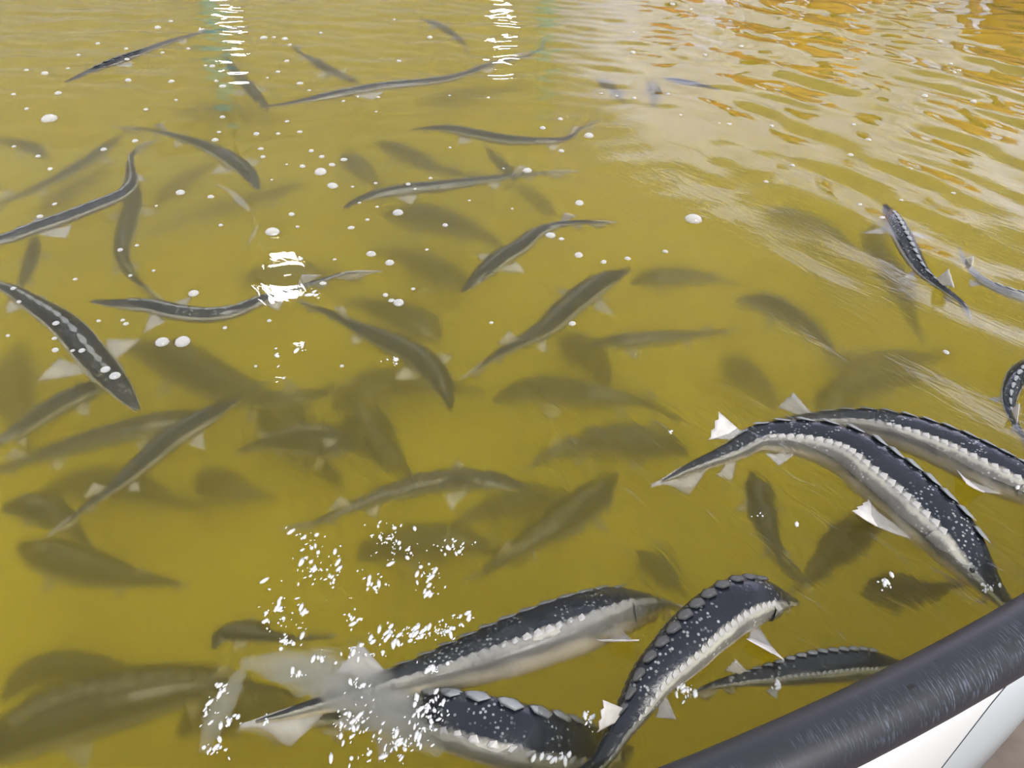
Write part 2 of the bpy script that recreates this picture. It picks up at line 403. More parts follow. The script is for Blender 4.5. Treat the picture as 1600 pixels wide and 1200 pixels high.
class Frame:
    """points and local axes along a fish's spine, snout at t = 0"""
    def __init__(self, P, W, roll=0.0):
        self.P, self.L = catmull(P, N_RING)
        self.W = W
        self.base = sum(self.P, Vector()) / len(self.P)
        self.base.z = min(p.z for p in self.P) - W * .45
        self.Pl = [p - self.base for p in self.P]
        self.T, self.U, self.S = [], [], []
        for i in range(N_RING):
            t = (self.P[min(i + 1, N_RING - 1)] - self.P[max(i - 1, 0)]).normalized() * -1   # forward
            s = Vector((0, 0, 1)).cross(t).normalized()                                     # fish's left
            s = Matrix.Rotation(roll, 3, t) @ s
            u = t.cross(s).normalized()
            self.T.append(t); self.S.append(s); self.U.append(u)
    def at(self, t):
        f = max(0, min(1, t)) * (N_RING - 1); i = min(int(f), N_RING - 2); a = f - i
        p = self.Pl[i].lerp(self.Pl[i + 1], a)
        return p, self.T[i].lerp(self.T[i + 1], a).normalized(), self.U[i].lerp(self.U[i + 1], a).normalized(), self.S[i].lerp(self.S[i + 1], a).normalized()
    def half(self, t):
        return np.interp(t, *WPROF) * self.W / 2, np.interp(t, *HPROF) * self.W / 2 * .96
    def skin(self, t, v, side):
        """point on the skin: v = 0 back, 1 belly, side = +1 left, -1 right; and the outward normal"""
        p, T, U, Sd = self.at(t); hw, hh = self.half(t); a = v * PI; k_ = np.interp(v, *SECT)
        o = U * (math.cos(a) * hh * k_) + Sd * (side * math.sin(a) * hw * k_)
        n = (U * math.cos(a) / max(hh, 1e-5) + Sd * side * math.sin(a) / max(hw, 1e-5)).normalized()
        return p + o, n, T

def body_mesh(fr, mat):
    V, F, UV = [], [], []
    for i in range(N_RING):
        t = i / (N_RING - 1)
        for j in range(N_SEG):
            a = j / N_SEG * 2; v = a if a <= 1 else 2 - a; side = 1 if a <= 1 else -1
            p, _n, _t = fr.skin(t, v, side); V.append(p); UV.append((t, v))
    for i in range(N_RING - 1):
        for j in range(N_SEG):
            k_ = (j + 1) % N_SEG
            F.append((i * N_SEG + j, i * N_SEG + k_, (i + 1) * N_SEG + k_, (i + 1) * N_SEG + j))
    F.append(tuple(reversed(range(N_SEG)))); F.append(tuple((N_RING - 1) * N_SEG + j for j in range(N_SEG)))
    return mesh('body', V, F, mat, True, UV)

def fin_mesh(name, root, along, out, nrm, ln, chord, sweep, mat, th=0.0012, curl=0.15, nr=7):
    """a ray fin: root edge runs 'along' from the front, rays run 'out' and sweep back, corrugated by its rays"""
    V, F = [], []
    ns = 5
    for sgn in (1, -1):
        for i in range(nr):
            u = i / (nr - 1)
            rl = ln * (1 - .55 * u ** 1.3) * (0.93 + 0.07 * math.cos(i * PI))
            for j in range(ns):
                s_ = j / (ns - 1)
                ch = chord * (1 + .55 * s_)
                p = root + along * (-(u * ch) - sweep * s_ * ln * (1 - .3 * u)) + out * (rl * s_ * (1 - .25 * s_ * u))
                p = p + nrm * (curl * ln * s_ * s_ + .10 * chord * math.cos(i * PI) * .35 * s_ + sgn * th * (1 - .6 * s_))
                V.append(p)
    off = nr * ns
    for i in range(nr - 1):
        for j in range(ns - 1):
            a, b_, c_, d_ = i * ns + j, i * ns + j + 1, (i + 1) * ns + j + 1, (i + 1) * ns + j
            F += [(a, b_, c_, d_), (off + a, off + d_, off + c_, off + b_)]
    def strip(l):
        for a, b_ in zip(l, l[1:]): F.append((a, off + a, off + b_, b_))
    strip([j for j in range(ns)]); strip([i * ns + ns - 1 for i in range(nr)]); strip([(nr - 1) * ns + j for j in range(ns - 1, -1, -1)])
    return mesh(name, V, F, mat)

def tail_mesh(fr, mat, th=.001):
    """lopsided tail: the long upper lobe follows the spine, a short lower lobe hangs below it"""
    V, F = [], []; st = [.86, .885, .91, .935, .96, .98, 1.0, 1.03]
    low = [.02, .45, .85, .62, .34, .20, .10, .02]; upp = [.02, .05, .09, .10, .10, .08, .05, .01]
    q = fr.L * .06
    for sgn in (1, -1):
        for s_, a, b_ in zip(st, low, upp):
            p, T, U, Sd = fr.at(min(s_, 1)); p = p - T * max(0, s_ - 1) * fr.L
            hh = fr.half(min(s_, 1))[1] * .6
            for d_ in (hh + b_ * q, 0, -hh - a * q * .5, -hh - a * q):
                V.append(p + U * d_ - T * (max(0, -d_) * .55) + Sd * (sgn * th))
    n, m = len(st), 4; off = n * m
    for i in range(n - 1):
        for j in range(m - 1):
            a, b_, c_, d_ = i * m + j, i * m + j + 1, (i + 1) * m + j + 1, (i + 1) * m + j
            F += [(a, b_, c_, d_), (off + a, off + d_, off + c_, off + b_)]
    for l in ([j for j in range(m)], [i * m + m - 1 for i in range(n)], [(n - 1) * m + j for j in range(m - 1, -1, -1)], [i * m for i in range(n - 1, -1, -1)]):
        for a, b_ in zip(l, l[1:]): F.append((a, off + a, off + b_, b_))
    return mesh('tail_fin', V, F, mat)

# one bony plate: a lozenge with a raised keel that points back to the tail (x forward, y across, z out)
SCV = [(.55, 0, 0), (.15, .5, -.06), (-.45, .32, -.06), (-.6, 0, .10), (-.45, -.32, -.06), (.15, -.5, -.06), (.3, 0, .20), (-.30, 0, .46), (0, 0, -.2)]
SCF = [(0, 1, 6), (1, 2, 7, 6), (2, 3, 7), (3, 4, 7), (4, 5, 6, 7), (5, 0, 6), (1, 0, 8), (2, 1, 8), (3, 2, 8), (4, 3, 8), (5, 4, 8), (0, 5, 8)]
SC_ME = mesh('scute', SCV, SCF, M['scute'], False)
SC_BACK = mesh('scute_back', SCV, SCF, M['scute_back'], True)
SC_DARK = mesh('scute_dark', SCV, SCF, M['scute_dark'], True)

def scute_places(fr, row, n):
    out = []
    for i in range(n):
        if row == 'back':
            t = .17 + (.74 - .17) * i / (n - 1); v, side = 0.0, 1; ln = fr.L * .57 / n * 1.1; wd = fr.half(t)[0] * .58; hg = fr.half(t)[1] * .20
        else:
            side = 1 if row == 'left' else -1
            t = .20 + (.90 - .20) * i / (n - 1); v = .40; ln = fr.L * .70 / n * .85; wd = fr.half(t)[1] * .38; hg = fr.half(t)[1] * .15
        p, nm, T = fr.skin(t, v, side); T = (T - nm * T.dot(nm)).normalized(); y = nm.cross(T)
        m = Matrix((( T.x * ln, y.x * wd, nm.x * hg, p.x), (T.y * ln, y.y * wd, nm.y * hg, p.y), (T.z * ln, y.z * wd, nm.z * hg, p.z), (0, 0, 0, 1)))
        out.append(m)
    return out

def tube(P, R, name, mat, n=6):
    V, F = [], []
    for i, (p, r_) in enumerate(zip(P, R)):
        t = (P[min(i + 1, len(P) - 1)] - P[max(i - 1, 0)]).normalized(); a = t.orthogonal().normalized(); b_ = t.cross(a)
        for j in range(n): V.append(p + a * (r_ * math.cos(2 * PI * j / n)) + b_ * (r_ * math.sin(2 * PI * j / n)))
    for i in range(len(P) - 1):
        for j in range(n):
            k_ = (j + 1) % n; F.append((i * n + j, i * n + k_, (i + 1) * n + k_, (i + 1) * n + j))
    F.append(tuple(reversed(range(n)))); F.append(tuple((len(P) - 1) * n + j for j in range(n)))
    return mesh(name, V, F, mat)

def ball(name, r_, mat, sx=1, sy=1, sz=1, sub=1):
    bm = bmesh.new(); bmesh.ops.create_icosphere(bm, subdivisions=sub, radius=r_)
    for v in bm.verts: v.co = (v.co.x * sx, v.co.y * sy, v.co.z * sz)
    return bm_mesh(name, bm, mat)
EYE = ball('eye', 1.0, M['eye'], sub=2)

def sturgeon(pts, wpx, depth, label, near=False, roll=0.0, skin=None, group='sturgeon swimming in the tank', pec=(1.0, 1.0), plain_back=False):
    n = len(pts); dp = depth if isinstance(depth, (list, tuple)) else [depth] * n
    P = [at(x, y, d) for (x, y), d in zip(pts, dp)]
    mid = P[max(1, n // 3)]
    W = wpx * (mid - cam.location).dot(Vector((0, math.cos(PITCH), -math.sin(PITCH)))) / FPX
    fr = Frame(P, W, 0.0)
    if roll:                                                            # positive: leaning away, the flank turned to the viewer
        i = N_RING // 3; sg = 1 if fr.S[i].dot(cam.location - fr.P[i]) > 0 else -1
        fr = Frame(P, W, roll * sg)
    root = obj('sturgeon', None, loc=fr.base); tag(root, label, 'fish', group)
    sk = M[skin] if skin else (M['skin'] if near else M['skin_plain'])
    obj('body', body_mesh(fr, sk), root)
    fm = M['fin']
    L = fr.L
    for side in (1, -1):
        p, nm, T = fr.skin(.235, .74, side); _, _, U, Sd = fr.at(.235)
        o_ = (Sd * side * .95 - U * .25).normalized(); g = pec[0 if side == 1 else 1]
        obj('pectoral_fin', fin_mesh('pectoral_fin', p - nm * .002, T, o_, U, min(L * .12, W * 1.15) * g * (1.25 if near else 1.0), L * .035, .55, fm), root)
        p, nm, T = fr.skin(.62, .80, side); _, _, U, Sd = fr.at(.62)
        obj('pelvic_fin', fin_mesh('pelvic_fin', p - nm * .002, T, (Sd * side * .8 - U * .6).normalized(), U, min(L * .065, W * .7), L * .028, .6, fm), root)
        p, nm, T = fr.skin(.115, .40, side)
        e = obj('eye', EYE, root, p - nm * W * .01); e.scale = (W * .038,) * 3
    p, nm, T = fr.skin(.74, 0, 1); _, _, U, Sd = fr.at(.74)
    obj('dorsal_fin', fin_mesh('dorsal_fin', p - nm * .002, T, U, Sd, min(L * .075, W * .8), L * .045, .55, fm, curl=.05), root)
    p, nm, T = fr.skin(.79, 1, 1); _, _, U, Sd = fr.at(.79)
    obj('anal_fin', fin_mesh('anal_fin', p - nm * .002, T, -U, Sd, min(L * .055, W * .6), L * .03, .6, fm, curl=.05), root)
    obj('tail_fin', tail_mesh(fr, fm), root)
    for side in (1, -1):
        for q_ in (.35, .75):
            p, nm, T = fr.skin(.065, 1, side); _, _, U, Sd = fr.at(.065); hw = fr.half(.065)[0]
            a = p + Sd * side * hw * q_ + U * fr.half(.065)[1] * .2
            obj('barbel', tube([a, a - U * L * .012 + T * L * .004, a - U * L * .024 - T * L * .004], [W * .02, W * .016, W * .008], 'barbel', M['barbel'], 5), root)
    p, nm, T = fr.skin(.115, 1, 1); _, _, U, Sd = fr.at(.115)
    mo = obj('mouth', ball('mouth', 1, M['mouth'], sub=2), root)
    mo.matrix_local = Matrix(((T.x * W * .10, Sd.x * W * .18, U.x * W * .05, p.x), (T.y * W * .10, Sd.y * W * .18, U.y * W * .05, p.y), (T.z * W * .10, Sd.z * W * .18, U.z * W * .05, p.z), (0, 0, 0, 1)))
    if near:
        for row, cnt in (('back', 13), ('left', 30), ('right', 30)):
            for m in scute_places(fr, row, cnt):
                o = obj('scute', (SC_DARK if plain_back else SC_BACK) if row == 'back' else SC_ME, root); o.matrix_local = m
        for side in (1, -1):                                            # gill covers
            V, F = [], []
            for i in range(5):
                for j in range(5):
                    t = .145 + .055 * i / 4 + .012 * math.sin(j / 4 * PI); v = .36 + .34 * j / 4
                    p, nm, T = fr.skin(t, v, side)
                    V.append(p + nm * (W * (.035 if 0 < i and 0 < j < 4 else -.02)))
            for i in range(4):
                for j in range(4): F.append((i * 5 + j, i * 5 + j + 1, (i + 1) * 5 + j + 1, (i + 1) * 5 + j))
            obj('gill_cover', mesh('gill_cover', V, F, sk, True, [(.2, .36 + .34 * (q_ % 5) / 4) for q_ in range(25)]), root)
    else:
        for row, cnt in (('back', 12), ('left', 22), ('right', 22)):
            V, F = [], []
            for m in scute_places(fr, row, cnt):
                b0 = len(V); V += [m @ Vector(v) for v in SCV]; F += [tuple(b0 + i for i in f) for f in SCF]
            o = obj('scute_row', mesh('scute_row', V, F, M['scute'] if row != 'back' and dp[0] < .15 else M['scute_dark'], False), root); o['kind'] = 'stuff'
    return root

NEAR_G = 'sturgeon breaking the surface'
FISH = [
 # near ones at the surface ------------------------------------------------------------
 dict(pts=[(1594,968),(1560,934),(1517,885),(1480,844),(1442,810),(1405,776),(1367,746),(1330,716),(1281,696),(1225,686),(1180,688),(1150,705),(1094,727),(1034,752)], w=112, roll=.65,
      d=[.05,.035,.025,.022,.02,.02,.02,.02,.02,.022,.022,.025,.03,.03], near=True, label='dark sturgeon with white side scutes, head at the black rim, tail tip pointing left'),
 dict(pts=[(1720,840),(1660,795),(1600,763),(1562,746),(1517,724),(1469,701),(1412,679),(1356,664),(1300,660),(1232,664),(1180,676),(1140,690)], w=84, roll=.7,
      d=[.05,.03,.022,.02,.02,.022,.026,.032,.042,.068,.10,.11], near=True, label='dark sturgeon arching behind the one at the rim, its head leaving the right edge'),
 dict(pts=[(1245,940),(1204,934),(1145,951),(1094,988),(1060,1022),(1019,1063),(991,1108),(964,1149),(941,1188),(912,1207),(875,1215)], w=100, roll=.45, plain_back=True,
      d=[.055,.03,.005,0.0,.0,.004,.01,.012,.015,.03,.05], near=True, label='steep black backed sturgeon rising out of the water at the bottom beside the rim'),
 dict(pts=[(1062,952),(1032,946),(985,954),(923,975),(855,998),(786,1022),(718,1043),(650,1063),(598,1077),(560,1088),(470,1112),(400,1128)], w=104,
      d=[.10,.085,.06,.04,.035,.035,.035,.032,.03,.03,.028,.025], near=True, roll=1.0, label='sturgeon with wide cream belly showing, lying behind the rising black one'),
 dict(pts=[(985,1168),(925,1182),(855,1169),(786,1149),(721,1132),(660,1122),(597,1117),(510,1120),(440,1128),(390,1136)], w=118, roll=.5,
      d=[.17,.115,.055,.026,.030,.055,.085,.11,.12,.12], near=True, label='dark sturgeon with tooth shaped white scutes at the bottom edge under the splash'),
 dict(pts=[(1384,318),(1397,344),(1414,380),(1438,420),(1465,444),(1489,461),(1510,479),(1516,497)], w=34, d=[.02,.012,.008,.008,.01,.012,.012,.012], near=True,
      label='small slate sturgeon at the surface among the right hand ripples, tail curled down'),
 dict(pts=[(1720,470),(1660,474),(1600,464),(1566,454),(1532,437),(1509,412),(1500,388)], w=26, d=[.05,.03,.015,.012,.012,.015,.02], near=True, skin='skin_pale',
      label='pale grey sturgeon tail curving up to a thin point near the right edge'),
 dict(pts=[(1690,640),(1650,575),(1620,572),(1592,586),(1577,620),(1583,655),(1602,690),(1640,720)], w=34, d=[.05,.03,.018,.014,.014,.018,.025,.04], near=True,
      label='sturgeon bent into a C shape at the right edge above the two arching ones'),
 dict(pts=[(1412,1034),(1325,1040),(1265,1046),(1214,1054),(1163,1062),(1120,1070),(1080,1085)], w=62, d=[.05,.035,.03,.03,.035,.04,.05], near=True, roll=.5,
      label='sturgeon with a row of white scutes slipping under the black rim'),
 # left half, clearly seen ---------------------------------------------------------------
 dict(pts=[(215,640),(172,589),(148,562),(122,530),(94,503),(61,481),(27,459),(0,447),(-60,437),(-120,432)], w=48, d=[.06]*3+[.045]*7, near=True,
      label='large dark sturgeon with pale ridge down its back at the left edge, heading down right'),
 dict(pts=[(-110,394),(-60,387),(0,376),(51,358),(101,341),(152,321),(189,305),(205,284),(204,252),(216,229),(243,219)], w=32, d=[.04,.04,.035,.035,.035,.035,.04,.05,.06,.07,.08], near=True,
      label='striped sturgeon at the left edge whose thin tail bends sharply upward'),
 dict(pts=[(140,470),(189,474),(236,478),(277,488),(321,493),(364,488),(405,471),(456,454),(506,437),(540,427),(582,424)], w=34, d=[.06,.055,.05,.045,.045,.045,.045,.045,.04,.035,.035], near=True,
      label='curved sturgeon below the big lamp glint, its pale tail tip to the right'),
 dict(pts=[(402,168),(440,163),(479,156),(540,145),(597,135),(672,128),(719,118),(766,101),(817,89),(846,74),(850,60)], w=24, d=[.06,.05,.045,.04,.04,.045,.05,.055,.06,.06,.06], near=True,
      label='long slate sturgeon stretched across the upper middle of the water'),
 dict(pts=[(537,325),(570,309),(631,297),(699,290),(766,280),(834,271),(894,267)], w=28, d=.07, label='striped sturgeon lying level in the middle with its snout at the left end'),
 dict(pts=[(642,202),(689,200),(739,209),(786,218),(834,221),(881,218),(901,205),(936,187)], w=26, d=.07, label='ridged sturgeon above the middle with pale tail rising to the right'),
 dict(pts=[(722,455),(749,432),(780,405),(812,386),(838,364),(870,352),(905,347),(955,347)], w=36, d=[.1,.09,.08,.08,.07,.06,.05,.045], label='mottled sturgeon in the middle, head low at left and hair thin tail to the right'),
 dict(pts=[(985,420),(952,434),(918,457),(884,485),(851,515),(810,537),(766,561),(730,585)], w=46, d=.12, label='mottled sturgeon with two pale fins beside it, slanting down left from the centre'),
 dict(pts=[(404,296),(385,268),(360,249),(331,233),(287,216),(236,203),(182,198)], w=30, d=.08, label='faint olive sturgeon curving over the small white wisp, head to the right'),
 dict(pts=[(190,210),(148,243),(101,273),(51,297),(0,318),(-60,345)], w=26, d=.13, label='olive sturgeon with a pale side line slanting to the left edge above the striped one'),
 dict(pts=[(208,278),(208,314),(199,354),(191,398),(204,428),(229,451),(250,465)], w=32, d=[.13]*5+[.10,.09], label='dark sturgeon hanging almost upright below the bent tail'),
 dict(pts=[(195,586),(148,606),(111,623),(67,648),(20,678),(-30,700),(-90,720)], w=42, d=.13, label='sturgeon with round pale fins meeting the snout of the large left one'),
 dict(pts=[(330,640),(270,656),(202,672),(135,690),(67,711),(0,734),(-60,750)], w=46, d=.18, label='broad olive sturgeon low on the left, the upper of two parallel ones'),
 dict(pts=[(372,622),(321,653),(270,684),(229,719),(189,753),(140,788),(85,830)], w=44, d=.11, label='sturgeon with pale side line and fins reaching down left from the dark blur'),
 dict(pts=[(704,640),(690,600),(658,562),(614,538),(564,515),(520,492),(469,471)], w=46, d=[.18,.15,.14,.13,.12,.10,.08], label='sturgeon diving down right from the lamp glint to a dark pointed snout'),
 dict(pts=[(101,128),(152,108),(216,84),(270,64),(337,47),(390,40)], w=20, d=[.012,.012,.02,.03,.04,.05], label='dark snouted sturgeon pushing a bright bow wave in the far left water'),
 dict(pts=[(420,170),(400,150),(376,122),(358,98),(350,70)], w=22, d=.09, label='short dark sturgeon below the far lamp column at left'),
 dict(pts=[(562,130),(537,121),(513,108),(479,88),(452,66)], w=22, d=.09, label='thin dark sturgeon slanting down right in the far water'),
 dict(pts=[(655,28),(689,42),(719,62),(732,80)], w=16, d=.07, label='small far sturgeon left of the bright lamp column'),
 dict(pts=[(72,246),(48,230),(20,222),(-40,214)], w=24, d=.15, label='dim sturgeon head poking in at the left edge near the top'),
 dict(pts=[(54,370),(51,397),(44,422),(30,452),(10,480)], w=24, d=.14, label='small dim sturgeon crossing under the left edge pair'),
 # deep, blurred; some are fish shapes put in for shadows ------------------------------------------------------------------------
 dict(pts=[(600,330),(640,338),(680,345),(720,357),(756,370),(790,392)], w=62, d=.26, label='wide dark blurred sturgeon below the level striped one'),
 dict(pts=[(584,222),(618,233),(665,256),(709,270),(760,272)], w=38, d=.20, label='dim sturgeon just above the level striped one, sloping down right'),
 dict(pts=[(538,238),(560,262),(580,282),(600,300)], w=42, d=.24, label='short dim sturgeon behind the snout of the level striped one'),
 dict(pts=[(805,282),(790,262),(768,240),(758,225)], w=24, d=.18, label='stub of a dim sturgeon standing above the level striped one'),
 dict(pts=[(862,340),(845,316),(815,297),(770,285)], w=28, d=.30, label='thin faint shadowy sturgeon right of the level striped one'),
 dict(pts=[(655,162),(719,152),(790,138),(840,128)], w=35, d=.32, label='faint sturgeon-shaped shadow deep below the far lamp glints'),
 dict(pts=[(480,283),(422,304),(354,324),(287,344),(223,364)], w=28, d=.28, label='long faint sturgeon deep behind the white wisp'),
 dict(pts=[(240,318),(275,292),(325,258),(350,245)], w=32, d=.30, label='faint short sturgeon deep left of the white wisp'),
 dict(pts=[(60,335),(105,303),(150,275),(175,255)], w=38, d=.30, label='brownish deep sturgeon behind the striped one at left'),
 dict(pts=[(195,540),(253,552),(304,579),(360,608),(425,624),(480,620),(545,598)], w=75, d=.26, label='thick dark blurred sturgeon beneath the two big bubbles'),
 dict(pts=[(410,630),(440,662),(475,700),(510,735),(535,765)], w=75, d=.34, label='dark deep sturgeon pointing down right from the blur of fish'),
 dict(pts=[(690,530),(640,502),(590,482),(530,470)], w=65, d=.30, label='deep sturgeon-shaped shadow behind the diving one'),
 dict(pts=[(730,452),(690,430),(640,405),(580,388)], w=58, d=.31, label='deep shadowy sturgeon left of the mottled middle one'),
 dict(pts=[(915,538),(960,534),(1010,530),(1060,526),(1100,522),(1150,514)], w=30, d=.19, label='dark streak of a sturgeon right of the two pale fins'),
 dict(pts=[(985,440),(1030,434),(1085,434),(1150,440)], w=45, d=.25, label='dim sturgeon behind the head of the slanting mottled one'),
 dict(pts=[(770,628),(840,608),(918,618),(1003,628),(1075,660)], w=55, d=.28, label='wave broken deep sturgeon across the centre right'),
 dict(pts=[(820,760),(770,752),(700,750),(640,762),(580,780),(510,810),(450,826)], w=42, d=.17, label='olive sturgeon low in the middle above the splash'),
 dict(pts=[(1080,702),(1000,690),(930,692),(870,706),(820,730)], w=62, d=.26, label='ripple shredded sturgeon deep left of the thin tail tip'),
 dict(pts=[(548,640),(576,676),(606,712),(645,750)], w=72, d=.28, label='shredded dark sturgeon deep in the middle, steeply slanted'),
 dict(pts=[(960,740),(923,783),(880,815),(830,845),(786,875),(735,905)], w=60, d=.25, label='deep dark sturgeon slanting behind the cream bellied one'),
 dict(pts=[(30,850),(85,872),(140,888),(205,903),(290,912)], w=65, d=.26, label='deep dark sturgeon alone in the lower left water'),
 dict(pts=[(-60,1185),(0,1159),(103,1115),(205,1091),(308,1072),(400,1075),(470,1090)], w=108, d=.24, label='very broad dark blurred sturgeon at the lower left corner'),
 dict(pts=[(0,1095),(60,1048),(145,1040),(225,1052)], w=55, d=.31, label='faint curled sturgeon above the broad corner one'),
 dict(pts=[(334,1015),(355,990),(410,994),(461,1004),(520,998)], w=38, d=.16, label='dark curved sturgeon tail just above the splash crest'),
 dict(pts=[(1176,735),(1187,785),(1203,840),(1232,884),(1262,920)], w=44, d=.16, label='dark sturgeon-shaped shadow forming the left arm of the V near the rim'),  # this pair is fish shapes put in for a V-shaped shadow
 dict(pts=[(1370,805),(1326,842),(1290,878),(1262,905),(1235,930)], w=58, d=.22, label='dark sturgeon-shaped shadow forming the right arm of the V near the rim'),
 dict(pts=[(1280,650),(1325,612),(1400,596),(1470,602)], w=58, d=.28, label='dim sturgeon above the arching pair in the right water'),
 dict(pts=[(1350,925),(1400,922),(1450,922),(1510,915)], w=58, d=.2, label='dim brown sturgeon under the fin beside the rim'),
 dict(pts=[(1365,350),(1390,420),(1420,475),(1445,525)], w=50, d=.24, label='deep dim sturgeon-shaped shadow beneath the small slate one'),
 dict(pts=[(1035,122),(1080,130),(1125,139)], w=16, d=.02, label='thin dark sturgeon back at the surface near the far grey reflection'),
 dict(pts=[(935,122),(960,142),(980,165)], w=22, d=.12, label='small dim sturgeon left of the far grey reflection'),
 dict(pts=[(1018,125),(1022,148),(1020,172)], w=24, d=.14, label='small dim upright sturgeon under the far grey reflection'),

 dict(pts=[(60,770),(130,758),(210,765),(330,800)], w=64, d=.34, label='brownish sturgeon-shaped blur deep below the two parallel left ones'),  # sturgeon shapes added as dark blobs instead of cast shadows
 dict(pts=[(25,540),(22,600),(30,660),(45,720)], w=60, d=.34, label='upright sturgeon-shaped blur deep at the left edge'),
 dict(pts=[(560,870),(640,850),(740,850),(820,880)], w=64, d=.34, label='sturgeon-shaped blur deep under the splash droplets'),
 dict(pts=[(1290,560),(1350,580),(1420,560),(1500,540)], w=60, d=.36, label='brown sturgeon-shaped blur deep below the small slate one'),
 dict(pts=[(1000,860),(1040,900),(1080,930)], w=54, d=.33, label='sturgeon-shaped blur deep above the snout of the cream bellied one'),
 dict(pts=[(520,640),(590,605),(680,600),(760,615)], w=66, d=.35, label='sturgeon-shaped blur deep beneath the dark pointed snout'),
 dict(pts=[(280,180),(350,172),(450,185)], w=40, d=.34, label='brownish sturgeon-shaped blur deep under the far left bubbles'),
 dict(pts=[(1190,330),(1280,350),(1350,400)], w=50, d=.33, label='sturgeon-shaped blur deep between the largest bubble and the small slate one'),
 dict(pts=[(310,740),(360,768),(430,775)], w=60, d=.35, label='brown sturgeon-shaped blur deep right of the two parallel left ones'),

 dict(pts=[(560,700),(500,690),(430,690),(370,705)], w=70, d=.21, label='sturgeon-shaped shadow deep right of the fins reaching down left'),  # more added shapes standing for the large soft shadow areas
 dict(pts=[(1150,470),(1210,480),(1270,520),(1310,570)], w=56, d=.22, label='sturgeon-shaped shadow deep in the streaky right middle water'),
 dict(pts=[(900,830),(840,780),(760,800),(690,830)], w=60, d=.36, label='sturgeon-shaped shadow deep between the splash and the slanting deep one'),
 dict(pts=[(0,800),(40,790),(90,810),(140,850)], w=54, d=.22, label='sturgeon-shaped shadow deep at the lower left edge'),
 dict(pts=[(280,1150),(340,1110),(420,1100),(500,1130)], w=70, d=.355, label='wide dark sturgeon-shaped shadow deep under the milky foam'),
 dict(pts=[(880,520),(930,570),(960,620)], w=60, d=.34, label='sturgeon-shaped shadow deep below the slanting mottled one'),
 dict(pts=[(370,440),(420,430),(500,425),(560,440)], w=46, d=.34, label='sturgeon-shaped shadow deep beneath the big lamp glint'),
 dict(pts=[(1130,560),(1180,600),(1210,640)], w=56, d=.34, label='sturgeon-shaped shadow deep left of the dim one above the arching pair'),
]
for F_ in FISH:
    sturgeon(F_['pts'], F_['w'], F_['d'], F_['label'], F_.get('near', False), F_.get('roll', 0.0), F_.get('skin'), plain_back=F_.get('plain_back', False))
# ------------------------------------------------------------------ lamps and posts behind the tank, seen mirrored in the water
teal = plain('teal_paint', (0.09, 0.46, 0.58), 0.4, 0.5, 0.1, 8)
galv = plain('galvanised_steel', (0.55, 0.57, 0.60), 0.35, 0.5, 0.05, 10, metal=0.4)
hous = plain('lamp_housing', (0.08, 0.08, 0.09), 0.5)
k = NT('lamp_lens'); em = k.n('ShaderNodeEmission'); em.inputs['Color'].default_value = (1, .98, .95, 1); em.inputs['Strength'].default_value = 55
k.l(em.outputs[0], k.out.inputs[0]); LENS = k.m

def mirror_point(px, py, y):
    """where in the world the thing stands whose mirror image in calm water shows at a pixel, at distance y"""
    r = ray(px, py); p = at(px, py); r = Vector((r.x, r.y, -r.z))
    return p + r * ((y - p.y) / r.y)

def floodlight(pos, wd, ht, label):
    root = obj('floodlight', None, loc=pos); tag(root, label, 'lamp', 'floodlights behind the tank')
    d = (Vector((0, 1.2, 0)) - pos).normalized(); s_ = d.cross(Vector((0, 0, 1))).normalized(); u = s_.cross(d)
    root.rotation_euler = Matrix((s_, d, u)).transposed().to_euler()
    bm = bmesh.new(); bmesh.ops.create_cube(bm, size=1)
    for v in bm.verts:
        b_ = 1 if v.co.y > 0 else .7
        v.co = (v.co.x * wd * 1.15 * b_, v.co.y * .08 - .045, v.co.z * ht * 1.2 * b_)
    bmesh.ops.bevel(bm, geom=bm.edges[:], offset=.008, segments=2, affect='EDGES')
    obj('housing', bm_mesh('housing', bm, hous, False), root)
    bm = bmesh.new(); bmesh.ops.create_cube(bm, size=1)
    for v in bm.verts: v.co = (v.co.x * wd, v.co.y * .008 + .002, v.co.z * ht)
    obj('lens', bm_mesh('lens', bm, LENS, False), root)
    P = [Vector((-wd * .62, -.03, 0)), Vector((-wd * .62, -.03, -ht * .8)), Vector((wd * .62, -.03, -ht * .8)), Vector((wd * .62, -.03, 0))]
    obj('bracket', tube(P, [.012] * 4, 'bracket', hous, 6), root)

def post(x, y, z1, r_, label, top=None, mat=None):
    root = obj('post', None, loc=(x, y, GROUND)); tag(root, label, 'post')
    H = z1 - GROUND
    obj('pole', tube([Vector((0, 0, 0)), Vector((0, 0, H * .5)), Vector((0, 0, H))], [r_] * 3, 'pole', mat or teal, 12), root)
    obj('base_plate', tube([Vector((0, 0, 0)), Vector((0, 0, .015))], [r_ * 2.6] * 2, 'base_plate', mat or teal, 12), root)
    if top:
        obj('mast', tube([Vector((0, 0, H)), Vector((0, 0, top[0].z - GROUND + .2)), ], [.022] * 2, 'mast', galv, 8), root)
        a = Vector((0, 0, top[0].z - GROUND + .18)); b_ = top[0] - Vector((x, y, GROUND)) + Vector((0, .05, .18))
        obj('arm', tube([a, a.lerp(b_, .5), b_, b_ - Vector((0, 0, .02))], [.02] * 4, 'arm', galv, 8), root)

